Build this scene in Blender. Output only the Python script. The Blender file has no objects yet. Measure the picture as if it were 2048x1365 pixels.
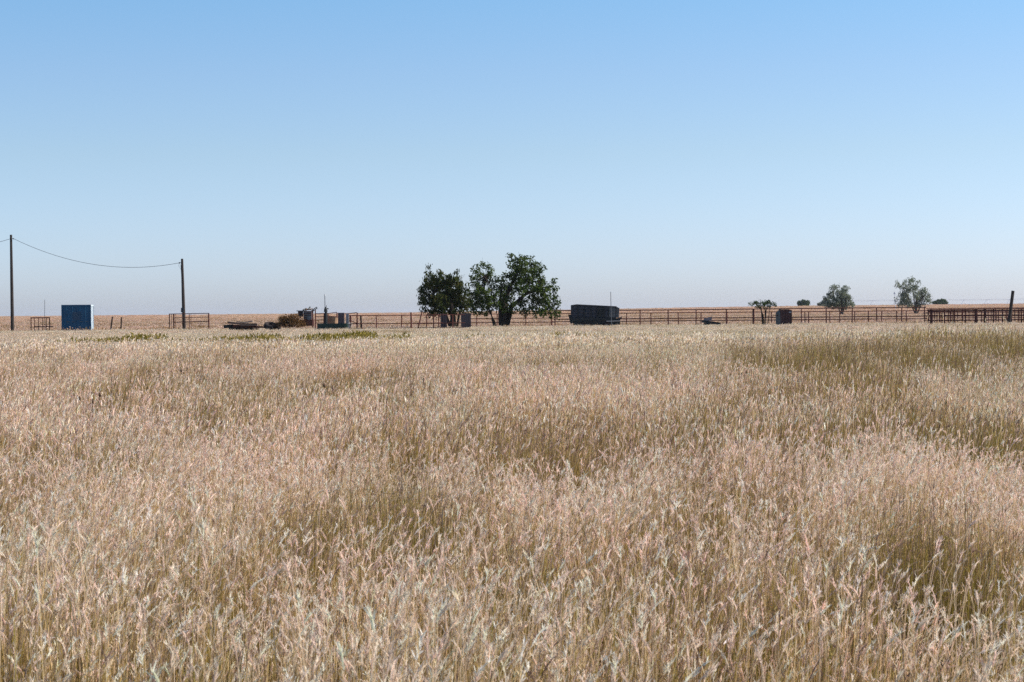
import bpy, math, random
import numpy as np
from mathutils import Vector, Matrix

SC = bpy.context.scene
COL = SC.collection
RAD = math.radians
random.seed(7)
RNG = np.random.default_rng(11)

# ------------------------------------------------------------------ camera
EYE = 1.55                     # eye height above the ground, metres
LENS = 70.0
FPX = 2048 * LENS / 36.0       # focal length in photo pixels
PITCH = math.atan(56.5 / FPX)
ROLL = RAD(0.5)
CAM_R = Matrix.Rotation(RAD(90) - PITCH, 3, 'X') @ Matrix.Rotation(-ROLL, 3, 'Z')
cam_d = bpy.data.cameras.new('camera')
cam = bpy.data.objects.new('camera', cam_d)
COL.objects.link(cam)
cam.matrix_world = Matrix.Translation((0, 0, EYE)) @ CAM_R.to_4x4()
cam_d.sensor_width = 36
cam_d.lens = LENS
cam_d.clip_start = 0.1
cam_d.clip_end = 20000
cam_d.dof.use_dof = True
cam_d.dof.focus_distance = 45
cam_d.dof.aperture_fstop = 22
SC.camera = cam

# ------------------------------------------------------------------ sky, sun, exposure
SUN_AZ, SUN_EL = RAD(80), RAD(39)         # azimuth from +Y towards +X
w = bpy.data.worlds.new('World')
SC.world = w
w.use_nodes = True
nt = w.node_tree
bg = nt.nodes['Background']
sky = nt.nodes.new('ShaderNodeTexSky')
sky.sky_type = 'NISHITA'
sky.sun_disc = False
sky.sun_elevation = SUN_EL
sky.sun_rotation = SUN_AZ
sky.altitude = 500
sky.air_density = 0.7
sky.dust_density = 1.0
sky.ozone_density = 3.0
# the air over this plain: lavender near the horizon, cyan-blue above, the same all the way round
tco = nt.nodes.new('ShaderNodeTexCoord'); sep = nt.nodes.new('ShaderNodeSeparateXYZ'); ramp = nt.nodes.new('ShaderNodeValToRGB')
nt.links.new(tco.outputs['Generated'], sep.inputs[0]); nt.links.new(sep.outputs['Z'], ramp.inputs[0])
el_ = ramp.color_ramp.elements
el_[0].position = 0.0; el_[0].color = (.95, .92, 1.06, 1)
el_[1].position = 0.16; el_[1].color = (.84, 1.035, 1.03, 1)
el_.new(0.02).color = (.95, .93, 1.04, 1); el_.new(0.08).color = (.96, .945, .90, 1); el_.new(0.12).color = (.93, .98, .96, 1)
tint = nt.nodes.new('ShaderNodeMix'); tint.data_type = 'RGBA'; tint.blend_type = 'MULTIPLY'; tint.inputs[0].default_value = 1
nt.links.new(sky.outputs[0], tint.inputs[6]); nt.links.new(ramp.outputs[0], tint.inputs[7])
nt.links.new(tint.outputs[2], bg.inputs[0])
bg.inputs[1].default_value = 0.114
sun_d = bpy.data.lights.new('sun', 'SUN')
sun_d.energy = 5.0
sun_d.angle = RAD(0.53)
sun_d.color = (1.0, 0.94, 0.86)
sun = bpy.data.objects.new('sun', sun_d)
COL.objects.link(sun)
sdir = Vector((math.sin(SUN_AZ) * math.cos(SUN_EL), math.cos(SUN_AZ) * math.cos(SUN_EL), math.sin(SUN_EL)))
sun.rotation_euler = sdir.to_track_quat('Z', 'Y').to_euler()
sun.location = (60, 20, 60)
vs = SC.view_settings
vs.view_transform = 'Standard'
vs.look = 'None'
vs.exposure = 0.55
vs.gamma = 1.0
vs.use_curve_mapping = False
SC.cycles.max_bounces = 8
SC.cycles.transparent_max_bounces = 8
SC.cycles.use_denoising = False

# ------------------------------------------------------------------ helpers
def smooth(a, b, x):
    t = np.clip((x - a) / (b - a), 0, 1)
    return t * t * (3 - 2 * t)

def vnoise(x, y, seed=0):
    xi = np.floor(x).astype(np.int64); yi = np.floor(y).astype(np.int64)
    fx = x - xi; fy = y - yi
    fx = fx * fx * (3 - 2 * fx); fy = fy * fy * (3 - 2 * fy)
    def h(a, b):
        n = (a * 374761393 + b * 668265263 + seed * 1442695041) & 0x7fffffff
        n = ((n ^ (n >> 13)) * 1274126177) & 0x7fffffff
        return ((n ^ (n >> 16)) & 0xffff) / 65535.0
    return (h(xi, yi) * (1 - fx) + h(xi + 1, yi) * fx) * (1 - fy) + (h(xi, yi + 1) * (1 - fx) + h(xi + 1, yi + 1) * fx) * fy

def fbm(x, y, seed=0, octv=3):
    s = 0; a = 0.5; t = 0
    for i in range(octv):
        s = s + a * vnoise(x, y, seed + i * 17); t += a
        x = x * 2.03 + 3.1; y = y * 2.03 + 7.7; a *= 0.5
    return s / t

def terrain(x, y):
    x = np.asarray(x, float); y = np.asarray(y, float)
    d = np.sqrt(x * x + y * y)
    far = smooth(210, 1300, d) * (2.05 + 2.15 * smooth(-.09, .16, x / np.maximum(np.abs(y), 1)) + 0.5 * (fbm(x / 260, y / 260, 5) - .5))
    near = (fbm(x / 5.5, y / 5.5, 1) - .5) * 0.22 + (fbm(x / 19, y / 19, 2) - .5) * 0.18
    near = near * (1 - 0.82 * smooth(70, 115, d)) * smooth(-1, 4, d)
    return far + near

def tz(x, y):
    return float(terrain(np.array([x]), np.array([y]))[0])

def at(px, py, D):
    """photo pixel -> world point on the plane y = D (the distance of the thing it belongs to)"""
    d = CAM_R @ Vector(((px - 1024) / FPX, (682.5 - py) / FPX, -1.0))
    t = D / d.y
    return Vector((0, 0, EYE)) + d * t

def ground_at(px, py, h=0.55):
    """photo pixel -> point where that ray meets the top of the grass"""
    d = CAM_R @ Vector(((px - 1024) / FPX, (682.5 - py) / FPX, -1.0))
    t = (h - EYE) / d.z
    return Vector((0, 0, EYE)) + d * t

def props(o, label=None, cat=None, group=None, kind=None):
    if label: o['label'] = label
    if cat: o['category'] = cat
    if group: o['group'] = group
    if kind: o['kind'] = kind
    return o

class MB:
    """collects verts / faces in world space, builds one mesh object"""
    def __init__(s):
        s.v = []; s.f = []
    def add(s, vs, fs):
        n = len(s.v)
        s.v += [tuple(v) for v in vs]
        s.f += [tuple(i + n for i in f) for f in fs]
        return s
    def box(s, c, size, rot=None, taper=1.0):
        c = Vector(c); hx, hy, hz = [k / 2 for k in size]
        vs = []
        for z in (-hz, hz):
            k = taper if z > 0 else 1.0
            for x, y in ((-hx, -hy), (hx, -hy), (hx, hy), (-hx, hy)):
                p = Vector((x * k, y * k, z))
                if rot is not None: p = rot @ p
                vs.append(c + p)
        return s.add(vs, [(3, 2, 1, 0), (4, 5, 6, 7), (0, 1, 5, 4), (1, 2, 6, 5), (2, 3, 7, 6), (3, 0, 4, 7)])
    def tube(s, pts, rads, n=7, cap=True):
        pts = [Vector(p) for p in pts]
        if not hasattr(rads, '__len__'): rads = [rads] * len(pts)
        vs = []; fs = []
        for i, p in enumerate(pts):
            a = pts[max(i - 1, 0)]; b = pts[min(i + 1, len(pts) - 1)]
            t = (b - a).normalized()
            u = t.orthogonal().normalized() if abs(t.z) < .95 else Vector((1, 0, 0)).cross(t).normalized()
            if abs(t.z) < .95: u = t.cross(Vector((0, 0, 1))).normalized()
            v = t.cross(u)
            for k in range(n):
                an = 2 * math.pi * k / n
                vs.append(p + (u * math.cos(an) + v * math.sin(an)) * rads[i])
        for i in range(len(pts) - 1):
            for k in range(n):
                k2 = (k + 1) % n
                fs.append((i * n + k, i * n + k2, (i + 1) * n + k2, (i + 1) * n + k))
        if cap:
            fs.append(tuple(range(n - 1, -1, -1))); fs.append(tuple((len(pts) - 1) * n + k for k in range(n)))
        return s.add(vs, fs)
    def prism(s, prof, y0, y1):
        """x-z profile extruded along y"""
        n = len(prof)
        vs = [(x, y0, z) for x, z in prof] + [(x, y1, z) for x, z in prof]
        fs = [tuple(range(n)), tuple(range(2 * n - 1, n - 1, -1))]
        fs += [(i, i + n, (i + 1) % n + n, (i + 1) % n) for i in range(n)]
        return s.add(vs, fs)
    def build(s, name, mat, parent=None, base=None, smooth_sh=False):
        base = Vector(parent.location) if (base is None and parent is not None) else Vector(base or (0, 0, 0))
        if parent is not None and parent.parent is not None:
            base = Vector(parent.parent.location)
        me = bpy.data.meshes.new(name)
        me.from_pydata([tuple(Vector(v) - base) for v in s.v], [], s.f)
        me.materials.append(mat)
        if smooth_sh:
            me.polygons.foreach_set('use_smooth', [True] * len(me.polygons))
        me.update()
        o = bpy.data.objects.new(name, me)
        COL.objects.link(o)
        if parent is not None: o.parent = parent
        elif base.length: o.location = base
        return o

def thing(name, loc, label, cat, group=None):
    o = bpy.data.objects.new(name, None)
    o.empty_display_size = 0.3
    COL.objects.link(o)
    o.location = loc
    return props(o, label, cat, group)

def mat_noise(name, c1, c2, scale=3.0, rough=0.8, metal=0.0, stretch=(1, 1, 1), bump=0.15, c3=None, spec=0.3):
    m = bpy.data.materials.new(name)
    m.use_nodes = True
    t = m.node_tree
    b = t.nodes['Principled BSDF']
    b.inputs['Roughness'].default_value = rough
    b.inputs['Metallic'].default_value = metal
    b.inputs['Specular IOR Level'].default_value = spec
    tc = t.nodes.new('ShaderNodeTexCoord')
    mp = t.nodes.new('ShaderNodeMapping')
    mp.inputs['Scale'].default_value = stretch
    t.links.new(tc.outputs['Object'], mp.inputs['Vector'])
    n = t.nodes.new('ShaderNodeTexNoise')
    n.inputs['Scale'].default_value = scale
    n.inputs['Detail'].default_value = 6
    t.links.new(mp.outputs[0], n.inputs['Vector'])
    r = t.nodes.new('ShaderNodeValToRGB')
    e = r.color_ramp.elements
    e[0].position = 0.32; e[0].color = (*c1, 1)
    e[1].position = 0.68; e[1].color = (*c2, 1)
    if c3:
        x = e.new(0.82); x.color = (*c3, 1)
    t.links.new(n.outputs['Fac'], r.inputs[0])
    t.links.new(r.outputs[0], b.inputs['Base Color'])
    if bump:
        bp = t.nodes.new('ShaderNodeBump')
        bp.inputs['Strength'].default_value = bump
        bp.inputs['Distance'].default_value = 0.02
        t.links.new(n.outputs['Fac'], bp.inputs['Height'])
        t.links.new(bp.outputs[0], b.inputs['Normal'])
    return m

M = {}
M['pole'] = mat_noise('weathered_pole_wood', (.028, .022, .020), (.062, .047, .040), 4, .9, stretch=(6, 6, .6))
M['post'] = mat_noise('old_post_wood', (.035, .022, .016), (.09, .055, .04), 5, .9, stretch=(5, 5, .8))
M['pipe'] = mat_noise('rusty_pipe', (.095, .027, .020), (.18, .057, .040), 6, .75, 0.2)
M['pipe_dark'] = mat_noise('dark_rusty_pipe', (.066, .021, .018), (.135, .043, .033), 6, .75, 0.2)
M['blue'] = mat_noise('blue_container_paint', (.011, .078, .160), (.015, .098, .19), 1.2, .55, bump=.05)
M['blue_light'] = mat_noise('faded_blue_paint', (.025, .105, .185), (.035, .125, .215), 2, .6, bump=.05)
M['blue_dark'] = mat_noise('dirty_blue_paint', (.012, .05, .12), (.03, .07, .13), 2.5, .6, bump=.05)
M['sunlit_side'] = mat_noise('sunlit_pale_blue_paint', (.42, .50, .56), (.55, .62, .66), 2, .7, bump=.05)  # sunlight on the blue side wall put into the colour as paleness
M['steel'] = mat_noise('grey_steel', (.10, .10, .10), (.20, .20, .21), 5, .5, .6)
M['galv'] = mat_noise('galvanised_steel', (.30, .30, .31), (.45, .45, .46), 5, .5, .4)
M['wire'] = mat_noise('dull_wire', (.05, .055, .07), (.08, .085, .10), 3, .6, .3)
M['black_box'] = mat_noise('dark_meter_box', (.03, .035, .045), (.06, .065, .08), 4, .5)
M['board'] = mat_noise('grey_board_wood', (.10, .060, .045), (.24, .16, .12), 3, .9, stretch=(.6, 4, 4))
M['board_pale'] = mat_noise('bleached_board_wood', (.30, .21, .15), (.44, .33, .25), 3, .9, stretch=(.6, 4, 4))
M['rust_sheet'] = mat_noise('rusty_sheet', (.07, .025, .02), (.16, .06, .045), 2.5, .8, .2)
M['maroon'] = mat_noise('rust_brown_plate', (.065, .030, .028), (.12, .055, .050), 2, .7, .2)
M['grey_sheet'] = mat_noise('weathered_tin', (.095, .070, .074), (.16, .125, .13), 2.5, .8, .1)
M['tan_sheet'] = mat_noise('tan_rust_tin', (.28, .16, .09), (.42, .27, .17), 2.5, .8, .1)
M['pink_sheet'] = mat_noise('pinkish_tin', (.22, .16, .16), (.33, .25, .245), 3, .7)
M['dull_sheet'] = mat_noise('dull_rusted_tin', (.07, .048, .050), (.12, .084, .086), 3, .8)
M['green_tank'] = mat_noise('dark_green_tank_paint', (.012, .032, .025), (.022, .050, .038), 3, .5)
M['concrete'] = mat_noise('pale_concrete', (.38, .34, .31), (.52, .48, .44), 4, .9)
M['wagon'] = mat_noise('dark_wagon_boards', (.030, .034, .045), (.060, .062, .075), 2.2, .85, stretch=(1, 1, 2))
M['wagon_end'] = mat_noise('grey_wagon_end', (.09, .09, .09), (.16, .155, .15), 2.2, .85)
M['wagon_bed'] = mat_noise('wagon_bed_steel', (.018, .021, .022), (.038, .041, .041), 3, .6, .3)
M['tyre'] = mat_noise('tyre_rubber', (.016, .012, .012), (.040, .028, .026), 6, .9)
M['white'] = mat_noise('white_cap', (.6, .6, .6), (.75, .75, .75), 6, .6)
M['bark'] = mat_noise('tree_bark', (.016, .011, .008), (.042, .029, .021), 6, .95, stretch=(3, 3, .8), bump=.5)
M['bark_pale'] = mat_noise('pale_bark', (.05, .04, .03), (.11, .085, .065), 6, .95, stretch=(3, 3, .8), bump=.5)
M['weed'] = mat_noise('dark_dry_weed', (.07, .040, .022), (.15, .09, .05), 9, .95)
M['pivot'] = mat_noise('haze_paled_pivot_pipe', (.55, .58, .64), (.66, .68, .74), 3, .6, .2)  # distance haze put into the colour, pale and bluish

# ------------------------------------------------------------------ leaf materials
def mat_leaf(name, c1, c2, c3, trans=0.25, scale=1.2):
    m = bpy.data.materials.new(name)
    m.use_nodes = True
    t = m.node_tree
    t.nodes.remove(t.nodes['Principled BSDF'])
    out = t.nodes['Material Output']
    g = t.nodes.new('ShaderNodeNewGeometry')
    n = t.nodes.new('ShaderNodeTexNoise'); n.inputs['Scale'].default_value = scale; n.inputs['Detail'].default_value = 3
    t.links.new(g.outputs['Position'], n.inputs['Vector'])
    add = t.nodes.new('ShaderNodeMath'); add.operation = 'MULTIPLY_ADD'
    add.inputs[1].default_value = 0.5; 
    t.links.new(g.outputs['Random Per Island'], add.inputs[0])
    sub = t.nodes.new('ShaderNodeMath'); sub.operation = 'SUBTRACT'; sub.inputs[1].default_value = 0.25
    t.links.new(n.outputs['Fac'], sub.inputs[0])
    t.links.new(sub.outputs[0], add.inputs[2])
    r = t.nodes.new('ShaderNodeValToRGB')
    e = r.color_ramp.elements
    e[0].position = .25; e[0].color = (*c1, 1)
    e[1].position = .60; e[1].color = (*c2, 1)
    x = e.new(.85); x.color = (*c3, 1)
    t.links.new(add.outputs[0], r.inputs[0])
    d = t.nodes.new('ShaderNodeBsdfDiffuse'); tr = t.nodes.new('ShaderNodeBsdfTranslucent'); mx = t.nodes.new('ShaderNodeMixShader')
    mx.inputs[0].default_value = trans
    for s in (d, tr): t.links.new(r.outputs[0], s.inputs['Color'])
    t.links.new(d.outputs[0], mx.inputs[1]); t.links.new(tr.outputs[0], mx.inputs[2])
    t.links.new(mx.outputs[0], out.inputs['Surface'])
    return m

M['leaf_cedar'] = mat_leaf('cedar_foliage', (.024, .036, .012), (.070, .086, .022), (.15, .125, .038), .24)
M['leaf_elm'] = mat_leaf('broadleaf_foliage', (.026, .046, .012), (.078, .115, .024), (.15, .180, .040), .30)
M['leaf_grey'] = mat_leaf('hazy_grey_green_foliage', (.14, .16, .115), (.22, .245, .17), (.30, .32, .22), .35)  # grey green leaves, paled further in colour for the haze at that distance
M['leaf_bush'] = mat_leaf('green_bush_foliage', (.03, .055, .018), (.055, .09, .022), (.10, .13, .03), .25)
M['leaf_brown'] = mat_leaf('dry_brown_brush', (.09, .046, .018), (.19, .100, .038), (.29, .165, .065), .25)
M['leaf_olive'] = mat_leaf('olive_weed', (.17, .135, .028), (.30, .235, .055), (.44, .33, .11), .35, 2.0)

# ------------------------------------------------------------------ ground
def mat_ground():
    m = bpy.data.materials.new('dry_prairie_soil')
    m.use_nodes = True
    t = m.node_tree
    b = t.nodes['Principled BSDF']
    b.inputs['Roughness'].default_value = 1.0
    b.inputs['Specular IOR Level'].default_value = 0.05
    g = t.nodes.new('ShaderNodeNewGeometry')
    n1 = t.nodes.new('ShaderNodeTexNoise'); n1.inputs['Scale'].default_value = .02; n1.inputs['Detail'].default_value = 8
    n2 = t.nodes.new('ShaderNodeTexNoise'); n2.inputs['Scale'].default_value = 9; n2.inputs['Detail'].default_value = 6
    for n in (n1, n2): t.links.new(g.outputs['Position'], n.inputs['Vector'])
    r1 = t.nodes.new('ShaderNodeValToRGB')
    e = r1.color_ramp.elements
    e[0].position = .35; e[0].color = (.47, .36, .305, 1)
    e[1].position = .65; e[1].color = (.54, .42, .345, 1)
    r2 = t.nodes.new('ShaderNodeValToRGB')
    e = r2.color_ramp.elements
    e[0].position = .3; e[0].color = (.75, .72, .66, 1)
    e[1].position = .7; e[1].color = (1, 1, 1, 1)
    mx = t.nodes.new('ShaderNodeMix'); mx.data_type = 'RGBA'; mx.blend_type = 'MULTIPLY'; mx.inputs[0].default_value = 1
    t.links.new(n1.outputs['Fac'], r1.inputs[0]); t.links.new(n2.outputs['Fac'], r2.inputs[0])
    t.links.new(r1.outputs[0], mx.inputs[6]); t.links.new(r2.outputs[0], mx.inputs[7])
    cv = t.nodes.new('ShaderNodeAttribute'); cv.attribute_name = 'cover'
    sm = t.nodes.new('ShaderNodeMix'); sm.data_type = 'RGBA'
    sm.inputs[6].default_value = (.10, .072, .038, 1)
    t.links.new(cv.outputs['Fac'], sm.inputs[0]); t.links.new(mx.outputs[2], sm.inputs[7])
    t.links.new(sm.outputs[2], b.inputs['Base Color'])
    return m

def make_ground():
    ys = np.concatenate([-np.geomspace(40, 2, 8), np.arange(0, 70, .9), np.geomspace(70, 9000, 110)])
    xp = np.concatenate([np.arange(0, 30, 1.0), np.geomspace(30, 6000, 70)])
    xs = np.concatenate([-xp[:0:-1], xp])
    X, Y = np.meshgrid(xs, ys)
    Z = terrain(X, Y)
    nx, ny = len(xs), len(ys)
    v = np.stack([X.ravel(), Y.ravel(), Z.ravel()], 1)
    i = np.arange(nx * ny).reshape(ny, nx)
    f = np.stack([i[:-1, :-1], i[:-1, 1:], i[1:, 1:], i[1:, :-1]], -1).reshape(-1, 4)
    me = bpy.data.meshes.new('ground')
    me.from_pydata(v.tolist(), [], f.tolist())
    me.polygons.foreach_set('use_smooth', [True] * len(me.polygons))
    at_ = me.attributes.new('cover', 'FLOAT', 'POINT')      # straw cover seen as one surface in the distance
    at_.data.foreach_set('value', smooth(260, 700, np.hypot(X, Y)).ravel().astype(np.float32))
    me.materials.append(mat_ground())
    o = bpy.data.objects.new('ground', me)
    COL.objects.link(o)
    props(o, 'flat dry prairie ground under the tall straw grass', 'ground', kind='structure')
make_ground()

# ------------------------------------------------------------------ grass
def mat_grass():
    m = bpy.data.materials.new('straw_grass')
    m.use_nodes = True
    t = m.node_tree
    t.nodes.remove(t.nodes['Principled BSDF'])
    out = t.nodes['Material Output']
    a = t.nodes.new('ShaderNodeAttribute'); a.attribute_name = 'Col'
    g = t.nodes.new('ShaderNodeNewGeometry')
    def noise(sc, det, c1, c2, p1=.35, p2=.65):
        n = t.nodes.new('ShaderNodeTexNoise'); n.inputs['Scale'].default_value = sc; n.inputs['Detail'].default_value = det
        mp = t.nodes.new('ShaderNodeMapping'); mp.inputs['Scale'].default_value = (1, 1, 0)
        t.links.new(g.outputs['Position'], mp.inputs['Vector']); t.links.new(mp.outputs[0], n.inputs['Vector'])
        r = t.nodes.new('ShaderNodeValToRGB'); e = r.color_ramp.elements
        e[0].position = p1; e[0].color = (*c1, 1); e[1].position = p2; e[1].color = (*c2, 1)
        t.links.new(n.outputs['Fac'], r.inputs[0])
        return r
    r1 = noise(.11, 3, (.965, .985, .95), (1.03, .995, 1.01))
    r2 = noise(.9, 3, (.88, .90, .86), (1.08, 1.05, 1.07))
    r3 = noise(.016, 2, (1.02, .95, .95), (.99, 1.03, .97))
    cur = a.outputs['Color']
    for r in (r1, r2, r3):
        mx = t.nodes.new('ShaderNodeMix'); mx.data_type = 'RGBA'; mx.blend_type = 'MULTIPLY'; mx.inputs[0].default_value = 1
        t.links.new(cur, mx.inputs[6]); t.links.new(r.outputs[0], mx.inputs[7])
        cur = mx.outputs[2]
    d = t.nodes.new('ShaderNodeBsdfDiffuse'); tr = t.nodes.new('ShaderNodeBsdfTranslucent'); mx = t.nodes.new('ShaderNodeMixShader')
    mx.inputs[0].default_value = .36
    for s in (d, tr): t.links.new(cur, s.inputs['Color'])
    t.links.new(d.outputs[0], mx.inputs[1]); t.links.new(tr.outputs[0], mx.inputs[2])
    gl = t.nodes.new('ShaderNodeBsdfGlossy'); gl.inputs['Roughness'].default_value = .45; gl.inputs['Color'].default_value = (.9, .85, .8, 1)
    mx2 = t.nodes.new('ShaderNodeMixShader'); mx2.inputs[0].default_value = .015
    t.links.new(mx.outputs[0], mx2.inputs[1]); t.links.new(gl.outputs[0], mx2.inputs[2])
    t.links.new(mx2.outputs[0], out.inputs['Surface'])
    return m
M['grass'] = mat_grass()

# species / age of each culm: base (olive, darkened as shade low in the stand), middle and head colours, share of the stand
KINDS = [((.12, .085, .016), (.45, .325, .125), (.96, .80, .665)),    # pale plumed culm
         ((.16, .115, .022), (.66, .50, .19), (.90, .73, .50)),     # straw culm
         ((.08, .060, .011), (.20, .145, .055), (.38, .27, .21)),    # dark weathered culm, its tone also paints the shaded gaps
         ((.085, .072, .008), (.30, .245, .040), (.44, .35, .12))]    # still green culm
SHARE = [.48, .21, .19, .12]
SHARE_OL = [.03, .07, .46, .44]

def clump(name, R, n, wid, lod, olive=False, tall=1.0, hue=(1, 1, 1)):
    rng = RNG
    V = []; F = []; C = []
    nv = 0
    def ribbon(P, W, cols, side):
        nonlocal nv
        k = len(P)
        V.append(np.concatenate([P - side * W[:, None], P + side * W[:, None]], 0))
        C.append(np.concatenate([cols, cols], 0))
        for i in range(k - 1):
            F.append((nv + i, nv + i + 1, nv + k + i + 1, nv + k + i))
        nv += 2 * k
    segs = {0: 5, 1: 3, 2: 2, 3: 2}[lod]
    kinds = rng.choice(4, n, p=SHARE_OL if olive else SHARE)
    for c in range(n):
        kd = kinds[c]
        r = R * math.sqrt(rng.random()); an = rng.random() * 2 * math.pi
        base = np.array([r * math.cos(an), r * math.sin(an), -0.03])
        h = max(.22, rng.normal(.56, .11)) * tall * (.9 if kd > 1 else 1)
        lean = rng.normal(.04, .10); la = rng.normal(.2, 1.0)
        if rng.random() < .04: lean += rng.uniform(.4, 1.0)          # a few lodged, broken stalks
        ld = np.array([math.cos(la), math.sin(la), 0])
        bend = abs(rng.normal(.03, .07)) + .01
        t = np.linspace(0, 1, segs + 1)
        P = base + np.outer(t * h * (1 - .3 * lean ** 2), [0, 0, 1]) + np.outer(t * h * lean + t ** 3 * h * bend, ld)
        P[:, 2] -= t ** 4 * h * bend * .4
        ra = rng.random() * math.pi
        side = np.array([math.cos(ra), math.sin(ra), 0])
        tint = np.array([1, 1, 1]) * rng.normal(1, .12) + rng.normal(0, .012, 3)
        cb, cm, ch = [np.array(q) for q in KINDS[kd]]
        has_head = rng.random() < (.92, .7, .5, .25)[kd]
        tc = t[:, None]
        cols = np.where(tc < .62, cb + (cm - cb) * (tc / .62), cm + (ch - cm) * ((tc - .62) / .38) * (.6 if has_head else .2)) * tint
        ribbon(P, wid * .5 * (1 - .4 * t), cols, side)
        if has_head:
            hl = rng.uniform(.03, .07) * tall; hw = rng.uniform(.6, 1.25) * (1.25 if kd == 0 else .8)
            top = P[-1]; dr = (P[-1] - P[-2]); dr /= np.linalg.norm(dr)
            dr = dr + ld * rng.uniform(0, .25); dr /= np.linalg.norm(dr)
            hc = np.array([ch * tint * rng.uniform(.85, 1.15)])
            if lod == 0:
                droop = rng.uniform(0, .7)
                tt = np.linspace(0, 1, 4)
                q = top - dr * hl * .15 + np.outer(tt * hl, dr) + np.outer(tt ** 2 * hl * droop * .5, ld) - np.outer(tt ** 2.5 * hl * droop * .4, [0, 0, 1])
                prof = np.array([.4, 1.0, .8, .12]) * .0018 * hw
                sd = rng.normal(size=3)
                for s2 in (0, 1):
                    sd = np.cross(dr, sd); sd /= np.linalg.norm(sd) + 1e-6
                    ribbon(q, prof, np.repeat(hc, 4, 0), sd)
                for k in range(11 if kd == 0 else 3):                 # fluff
                    p0 = q[0] + (q[-1] - q[0]) * rng.uniform(.05, .9)
                    a2 = rng.random() * 6.283
                    out = np.array([math.cos(a2), math.sin(a2), 0]) * rng.uniform(.4, 1.0) + dr
                    out /= np.linalg.norm(out)
                    ln = rng.uniform(.009, .022)
                    sd = np.cross(out, rng.normal(size=3)); sd /= np.linalg.norm(sd) + 1e-6
                    ribbon(np.array([p0, p0 + out * ln]), np.array([.0013, .0006]), np.repeat(hc * rng.uniform(.9, 1.15), 2, 0), sd)
            else:
                q = np.array([top - dr * hl * .2, top + dr * hl * .3, top + dr * hl * .85 + ld * hl * .15])
                for s2 in ((0, 1) if lod == 1 else (0,)):
                    sd = np.cross(dr, rng.normal(size=3)); sd /= np.linalg.norm(sd) + 1e-6
                    ribbon(q, np.array([.35, 1.0, .25]) * wid * (1.15 if lod == 1 else 1.5) * hw, np.repeat(hc, 3, 0), sd)
            if lod == 1 and kd == 0:                                 # fluff, coarser
                for k in range(4):
                    p0 = q[0] + (q[-1] - q[0]) * rng.uniform(.1, .9)
                    a2 = rng.random() * 6.283
                    out = np.array([math.cos(a2), math.sin(a2), 0]) * rng.uniform(.4, 1.0) + dr
                    out /= np.linalg.norm(out)
                    sd = np.cross(out, rng.normal(size=3)); sd /= np.linalg.norm(sd) + 1e-6
                    ribbon(np.array([p0, p0 + out * rng.uniform(.014, .03)]), np.array([.0026, .0012]), np.repeat(hc * rng.uniform(.9, 1.15), 2, 0), sd)
        nl = {0: 2, 1: 1, 2: 1, 3: 0}[lod]
        for k in range(nl):
            a3 = rng.random() * 6.283; dl = np.array([math.cos(a3), math.sin(a3), 0]); l = rng.uniform(.20, .44) * tall
            t2 = np.linspace(0, 1, 4 if lod == 0 else 3)
            Q = base + np.outer(t2 * l, [0, 0, 1]) + np.outer(t2 ** 2 * l * rng.uniform(.1, .5), dl)
            Q[:, 2] -= t2 ** 3 * l * rng.uniform(0, .35)
            sd = np.cross(dl, [0, 0, 1])
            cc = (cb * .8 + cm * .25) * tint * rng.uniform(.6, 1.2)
            ribbon(Q, wid * .75 * (1 - .9 * t2), np.repeat([cc], len(t2), 0), sd)
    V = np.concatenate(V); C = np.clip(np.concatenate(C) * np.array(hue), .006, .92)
    me = bpy.data.meshes.new(name)
    me.from_pydata(V.tolist(), [], F)
    ca = me.color_attributes.new('Col', 'FLOAT_COLOR', 'POINT')
    ca.data.foreach_set('color', np.concatenate([C, np.ones((len(C), 1))], 1).ravel().astype(np.float32))
    me.materials.append(M['grass'])
    o = bpy.data.objects.new(name, me)
    return o

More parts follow.
